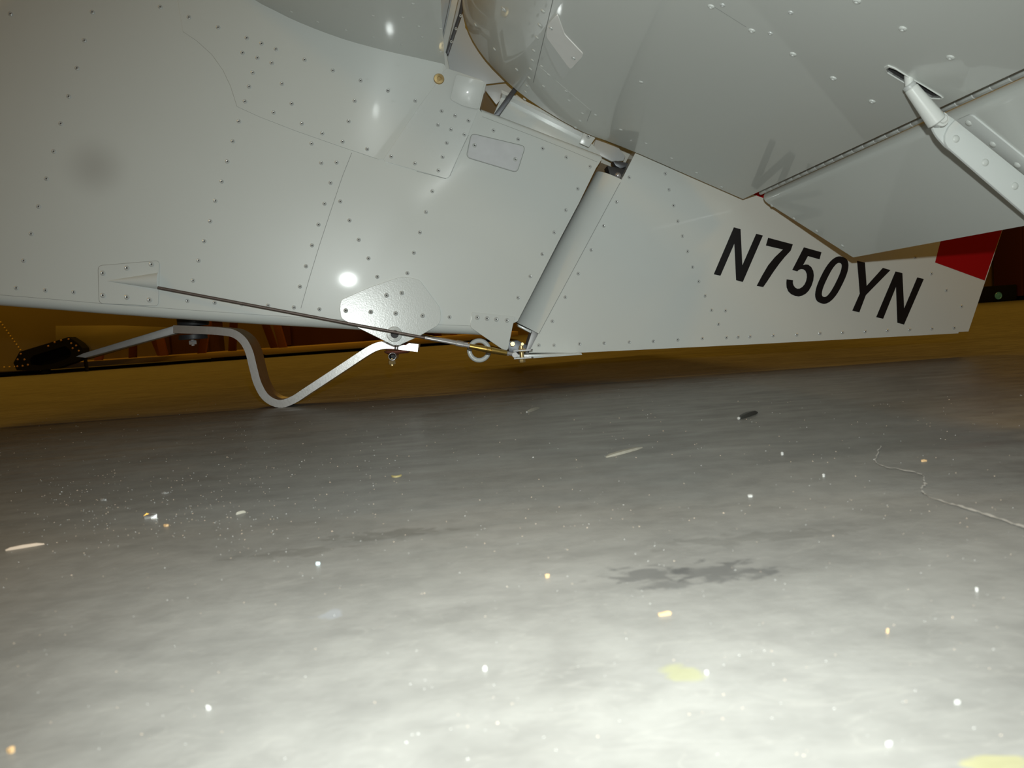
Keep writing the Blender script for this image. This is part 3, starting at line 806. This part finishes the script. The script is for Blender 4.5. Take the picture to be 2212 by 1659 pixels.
# olive wing panel standing on edge at the left
wp = Plane(Vector((0, 5.75, 0)), Vector((0, -1, .05)))
wing = empty('wing_panel', wp(60, 800)); wing.location.z = .0
WORLD['wing_panel'] = Matrix.Translation(wing.location)
tag(wing, 'large olive brown riveted wing panel standing on edge behind the fuselage', 'wing panel')
wpx = [(-420, 826), (-150, 812), (72, 800), (180, 776), (265, 752), (330, 732), (385, 706), (420, 640), (430, 480), (-420, 480)]
wpts = [wp(*p) for p in wpx]
lowz = min(v.z for v in wpts)
slab('skin', wpts, Vector((0, .12, 0)), M_wing, wing, .01)
rb = []
for (x0_, y0_), (x1_, y1_), k in (((-3, 690), (44, 756), 12), ((-60, 797), (32, 792), 9)):
    for t in range(k): rb.append((x0_+(x1_-x0_)*t/(k-1), y0_+(y1_-y0_)*t/(k-1)))
bm = bmesh.new()
for p in rb: add_lathe(bm, wp(*p), Vector((0, -1, 0)), [(.006, 0), (.004, .004), (0, .005)], 8)
o = build('rivet_row', bm, M_yrivet, wing); o['kind'] = 'stuff'
slab('lower_sheet', [wp(x, y, .004) for x, y in ((120, 704), (260, 703), (374, 708), (330, 731), (262, 751), (180, 768), (120, 740))], Vector((0, .003, 0)), M_sheet, wing, .001)
# black riveted box
bp2 = atY(5.62)
bb = empty('riveted_box', Vector((bp2(100, 790).x, 5.67, 0)))
tag(bb, 'small black riveted metal box tilted against the olive wing panel', 'box')
outl = [(148, 728), (168, 741), (178, 752), (180, 766), (172, 778), (118, 797), (70, 801), (36, 800), (29, 784), (42, 760)]
inn = [(140, 747), (150, 754), (154, 762), (152, 770), (146, 774), (112, 786), (82, 790), (66, 788), (64, 776), (72, 768)]
bm = bmesh.new(); rr_ = []
for o_, i_ in zip(outl, inn):
    a, b_ = bp2(*o_), bp2(*i_)
    rr_.append([bm.verts.new(a + Vector((0, .10, 0))), bm.verts.new(a), bm.verts.new(b_), bm.verts.new(b_ + Vector((0, .09, 0)))])
for i in range(len(rr_)):
    for j in range(3): bm.faces.new((rr_[i][j], rr_[(i+1) % len(rr_)][j], rr_[(i+1) % len(rr_)][j+1], rr_[i][j+1]))
bm.faces.new([r[3] for r in rr_]); bm.faces.new([r[0] for r in rr_][::-1])
lowb = min(v.co.z for v in bm.verts)
build('shell', bm, M_blackbox, bb, 20)
bm = bmesh.new()
for z in ((910, 570), (945, 625), (965, 690), (1010, 655), (1045, 725), (810, 585), (725, 610), (640, 660), (275, 765), (235, 838), (325, 840), (230, 930), (300, 925), (370, 910)):
    add_lathe(bm, bp2(z[0]*.1627, 640 + z[1]*.1627), Vector((0, -1, 0)), [(.007, 0), (.005, .004), (0, .005)], 8)
o = build('rivet_row', bm, M_pink, bb); o['kind'] = 'stuff'
rod('leg', Vector((bp2(178, 775).x, 5.66, bp2(178, 775).z)), Vector((bp2(182, 798).x, 5.66, 0)), .012, M_blackbox, bb)
rod('leg', Vector((bp2(92, 795).x, 5.66, bp2(92, 797).z+.01)), Vector((bp2(92, 800).x, 5.66, 0)), .03, M_blackbox, bb)
# orange sawhorses standing on the platform
def sawhorse(xc, y, label, wpix):
    t = empty('sawhorse', Vector((xc, y, .066)))
    tag(t, label, 'sawhorse', 'orange sawhorses on the platform')
    hgt = .62
    def legm(x0_, x1_, yy, yt):
        d = Vector((.034, 0, 0))
        bm = bmesh.new()
        a = [Vector((x0_, yy, .066)), Vector((x0_+.06, yy, .066)), Vector((x1_+.05, yt, hgt)), Vector((x1_, yt, hgt))]
        add_slab(bm, a, Vector((0, .035, 0)), .003); build('leg', bm, M_orange, t)
    legm(xc-wpix, xc-wpix+.12, y-.16, y-.03); legm(xc-wpix+.14, xc-wpix+.26, y+.16, y+.03)
    legm(xc+wpix, xc+wpix-.12, y-.16, y-.03); legm(xc+wpix-.14, xc+wpix-.26, y+.16, y+.03)
    box('beam', xc-wpix-.06, xc+wpix+.10, y-.05, y+.05, hgt, hgt+.08, M_orange, t, .004)
b6 = atY(6.35)
xl, xr = b6(440, 758).x, b6(612, 748).x
sawhorse((xl+xr)/2, 6.35, 'orange wooden sawhorse right behind the front bolt of the tail skid', (xr-xl)/2)
sawhorse(b6(250, 760).x, 6.7, 'orange wooden sawhorse half hidden behind the pointed skid toe', .26)
sawhorse(b6(890, 730).x, 6.9, 'orange wooden sawhorse farther right behind the gusset plate', .30)
# red crates and blocks on the platform
def crate(x0_, x1_, y0_, y1_, hgt, m, label, zb=.066):
    t = empty('crate', Vector(((x0_+x1_)/2, (y0_+y1_)/2, zb)))
    tag(t, label, 'crate')
    box('body', x0_, x1_, y0_, y1_, zb, zb+hgt, m, t, .006)
    box('lid', x0_-.012, x1_+.012, y0_-.012, y1_+.012, zb+hgt, zb+hgt+.03, m, t, .004)
    for k in range(2): box('batten', x0_+.05+k*(x1_-x0_-.16), x0_+.11+k*(x1_-x0_-.16), y0_-.02, y0_-.0005, zb+.01, zb+hgt-.01, m, t, .003)
b7 = atY(7.1)
crate(b7(600, 740).x, b7(940, 730).x, 7.15, 7.5, .5, M_maroon, 'dark maroon crate on the platform between two orange sawhorses')
crate(b7(330, 740).x, b7(455, 740).x, 7.2, 7.5, .28, M_dorange, 'low dark orange crate on the platform under the skid bolt')
# far right: black case with a round blue lens by the wall
b8 = atY(8.5)
case = empty('equipment_case', Vector((b8(2150, 640).x, 8.6, 0)))
tag(case, 'low black equipment case with a round blue lens by the far wall', 'case')
cx0, cx1 = b8(2080, 650).x, b8(2197, 645).x
zt = b8(2140, 618).z
box('body', cx0, cx1, 8.5, 8.8, .012, zt, M_blackbox, case, .01)
for fx in (cx0+.06, cx1-.1): box('foot', fx, fx+.05, 8.53, 8.77, 0, .012, M_rubber, case)
lathe('lens', b8(2156, 639), Vector((0, -1, 0)), [(.040, 0), (.042, .008), (.036, .012), (.030, .008), (0, .014)], M_blue, case)
cab = empty('cabinet', Vector((b8(2260, 640).x, 8.6, 0)))
tag(cab, 'tall dark red cabinet against the far wall at the right edge', 'cabinet')
gx = b8(2200, 640).x
box('body', gx, gx+.7, 8.45, 8.9, .05, 1.9, M_maroon, cab, .006); box('door', gx+.02, gx+.345, 8.43, 8.449, .07, 1.88, M_maroon, cab, .003)
box('door', gx+.355, gx+.68, 8.43, 8.449, .07, 1.88, M_maroon, cab, .003); box('plinth', gx+.03, gx+.67, 8.48, 8.88, 0, .05, M_blackbox, cab)

# ------------------------------------------------------------------ litter on the floor
def chip(name, px, py, wpx, m, label, cat='debris', aspect=.6, ang=0.0, hgt=.0012, group=None, jag=.35, seed=0):
    rnd = random.Random(seed or int(px*7+py))
    wpx *= .78 if py > 1300 else 1
    c = FL(px, py); s = (FL(px+wpx/2, py) - FL(px-wpx/2, py)).length/2
    bm = bmesh.new(); n = 9; a = []
    for k in range(n):
        t = 2*math.pi*k/n; r = 1 + rnd.uniform(-jag, jag*.4)
        a.append(Vector((s*r*math.cos(t), s*aspect*r*math.sin(t), rnd.uniform(0, hgt*.3))))
    lo_ = [bm.verts.new(Vector((v.x*.92, v.y*.92, 0))) for v in a]; hi_ = [bm.verts.new(Vector((v.x, v.y, hgt*rnd.uniform(.5, 1)+v.z))) for v in a]
    mid_ = bm.verts.new(Vector((0, 0, hgt*1.25)))
    bm.faces.new(lo_[::-1])
    for k in range(n):
        k2 = (k+1) % n
        bm.faces.new((lo_[k], lo_[k2], hi_[k2], hi_[k])); bm.faces.new((hi_[k], hi_[k2], mid_))
    o = build(name, bm, M_debris[m], None, 0, Matrix.Translation(c) @ Matrix.Rotation(ang, 4, 'Z'))
    return tag(o, label, cat, group)
def stick(name, a, b, w, m, label, cat, hgt=.0016, tipm=None):
    A, B = FL(*a), FL(*b); d = (B-A); L_ = d.length; d.normalize(); s = Vector((-d.y, d.x, 0))
    bm = bmesh.new(); rows = []
    for t, k in ((0, .25), (.12, .8), (.45, 1), (.8, .85), (1, .2)):
        rows.append([bm.verts.new(d*(L_*t) + s*(w*k*sx) + Vector((0, 0, z))) for sx, z in ((-1, 0), (1, 0), (.7, hgt*k+.0003), (-.7, hgt*k+.0003))])
    for i in range(len(rows)-1):
        for j in range(4): bm.faces.new((rows[i][j], rows[i][(j+1) % 4], rows[i+1][(j+1) % 4], rows[i+1][j]))
    bm.faces.new(rows[0][::-1]); bm.faces.new(rows[-1])
    o = build(name, bm, M_debris[m], None, 20, Matrix.Translation(A))
    if tipm:
        bm = bmesh.new(); add_lathe(bm, A + Vector((0, 0, .0013)), -d, [(w*.5, 0), (w*.5, .002), (0, .0028)], 8)
        build('head', bm, M_debris[tipm], o)
    return tag(o, label, cat)
stick('wood_sliver', (1310, 988), (1387, 967), .0034, 'grey', 'long grey sliver lying on the floor below the rudder letters', 'splinter')
stick('dark_stick', (1597, 906), (1636, 892), .0030, 'dark', 'short dark stick with a white tip on the floor right of center', 'stick', .004, 'white')
stick('pale_screw', (1139, 892), (1166, 882), .0022, 'grey', 'small pale screw lying on the floor under the rudder hinge', 'screw', .003, 'white')
stick('twig', (12, 1190), (96, 1176), .0007, 'pale', 'thin pale twig on the floor at the left edge', 'twig')
stick('straw', (510, 1112), (531, 1107), .0004, 'grey', 'tiny pale straw on the floor left of center', 'straw')
chip('wood_chip', 1437, 1328, 48, 'tan', 'bright tan wood chip on the floor in front of the dark scuff', 'chip', .34, .1, .0009)
chip('metal_flake', 324, 1118, 34, 'metal', 'largest shiny curled metal flake on the floor at left', 'flake', .55, .2, .0022)
chip('wood_crumb', 359, 1137, 13, 'tan', 'small tan crumb just right of the largest metal flake', 'crumb')
chip('metal_flake', 355, 1066, 16, 'metal', 'small metal flake lying behind the largest flake, nearer the skid', 'flake', .5)
chip('metal_flake', 223, 1081, 12, 'metal', 'bright speck of metal to the left of the largest flake', 'flake')
chip('white_crumb', 1690, 983, 9, 'white', 'white crumb on the floor below and right of the dark stick', 'crumb', .8, 0, .002)
chip('white_flake', 1622, 1073, 14, 'white', 'white jagged flake on the floor midway to the crack', 'flake', .8)
chip('tan_flake', 1996, 997, 15, 'tan', 'flat tan flake beside the upper end of the floor crack', 'flake', .4)
chip('pale_blue_chip', 686, 1220, 9, 'blue', 'pale bluish chip alone on the floor left of center', 'chip', .8)
chip('white_pebble', 1048, 1448, 12, 'white', 'round white pebble on the near floor at center', 'pebble', .9, 0, .0012)
chip('cream_pebble', 25, 1625, 20, 'tan', 'cream pebble in the near left corner of the floor', 'pebble', .9, 0, .0014)
chip('white_chip', 450, 1533, 13, 'white', 'pinkish white chip on the near floor at left', 'chip', .6)
chip('tan_crumb', 1182, 1247, 12, 'tan', 'tan crumb on the floor left of the dark scuff', 'crumb', .8)
chip('white_chip', 1920, 1610, 20, 'white', 'flat white chip on the near floor by the yellow stain', 'chip', .6, 0, .0008)
chip('white_pebble', 1527, 1456, 13, 'white', 'white pebble touching the pale yellow floor stain', 'pebble', .9, 0, .001)
chip('white_chip', 2068, 1520, 16, 'white', 'white chip on the near floor at the right', 'chip', .5, 0, .0008)
chip('white_crumb', 1917, 1367, 8, 'tan', 'cream crumb on the floor at the right, below the crack', 'crumb', .9)
chip('white_crumb', 2110, 1277, 8, 'white', 'white crumb on the floor nearest the right edge', 'crumb', .9)
chip('white_crumb', 1779, 1030, 7, 'white', 'tiny white crumb on the floor left of the crack', 'crumb', .9, 0, .0016)
bm = bmesh.new()                                  # curl of shaving
c = FL(857, 1028); prev = None
for k in range(11):
    a = math.pi*(1.05 + .9*k/10); d = Vector((math.cos(a), math.sin(a)*1.6, 0))
    cur = [bm.verts.new(d*.0034), bm.verts.new(d*.0041), bm.verts.new(d*.0041 + Vector((0, 0, .0008))), bm.verts.new(d*.0034 + Vector((0, 0, .0012)))]
    if prev:
        for j in range(4): bm.faces.new((prev[j], prev[(j+1) % 4], cur[(j+1) % 4], cur[j]))
    else: bm.faces.new(cur)
    prev = cur
bm.faces.new(prev[::-1])
tag(build('shaving', bm, M_debris['yellow'], None, 30, Matrix.Translation(c)), 'curled yellow shaving on the floor under the gusset plate', 'shaving')
# dust and crumbs nobody could count
rnd = random.Random(11)
def specks(name, n, mkey, size, boxes, label):
    bm = bmesh.new()
    for i in range(n):
        x0_, x1_, y0_, y1_ = rnd.choice(boxes)
        px, py = rnd.uniform(x0_, x1_), rnd.uniform(y0_, y1_)
        if py < 770 - .065*(px-998) + 60: continue
        c = FL(px, py); dist = max(.25, c.y)
        r = size*rnd.uniform(.4, 1.0)*(1.6 if rnd.random() < .06 else 1)*min(1, .12+dist*.75); a0 = rnd.uniform(0, 6.28); el = rnd.uniform(.3, 1)
        vs = [bm.verts.new(c + Vector((r*math.cos(a0+k*2.094), el*r*math.sin(a0+k*2.094), 0))) for k in range(3)]
        t = bm.verts.new(c + Vector((rnd.uniform(-.3, .3)*r, rnd.uniform(-.3, .3)*r, r*.7)))
        for k in range(3): bm.faces.new((vs[k], vs[(k+1) % 3], t))
        bm.faces.new(vs[::-1])
    o = build(name, bm, M_debris[mkey], None, 0)
    return tag(o, label, 'dust', kind='stuff')
allb = [(0, 2212, 860, 1150), (0, 2212, 840, 1000), (0, 2212, 900, 1300), (0, 900, 980, 1200), (80, 600, 1020, 1160), (0, 2212, 1100, 1640)]
specks('white_dust', 700, 'white', .0010, allb, 'fine white dust and crumbs scattered over the concrete floor')
specks('tan_sawdust', 600, 'pale', .0011, allb, 'fine tan sawdust scattered over the concrete floor')
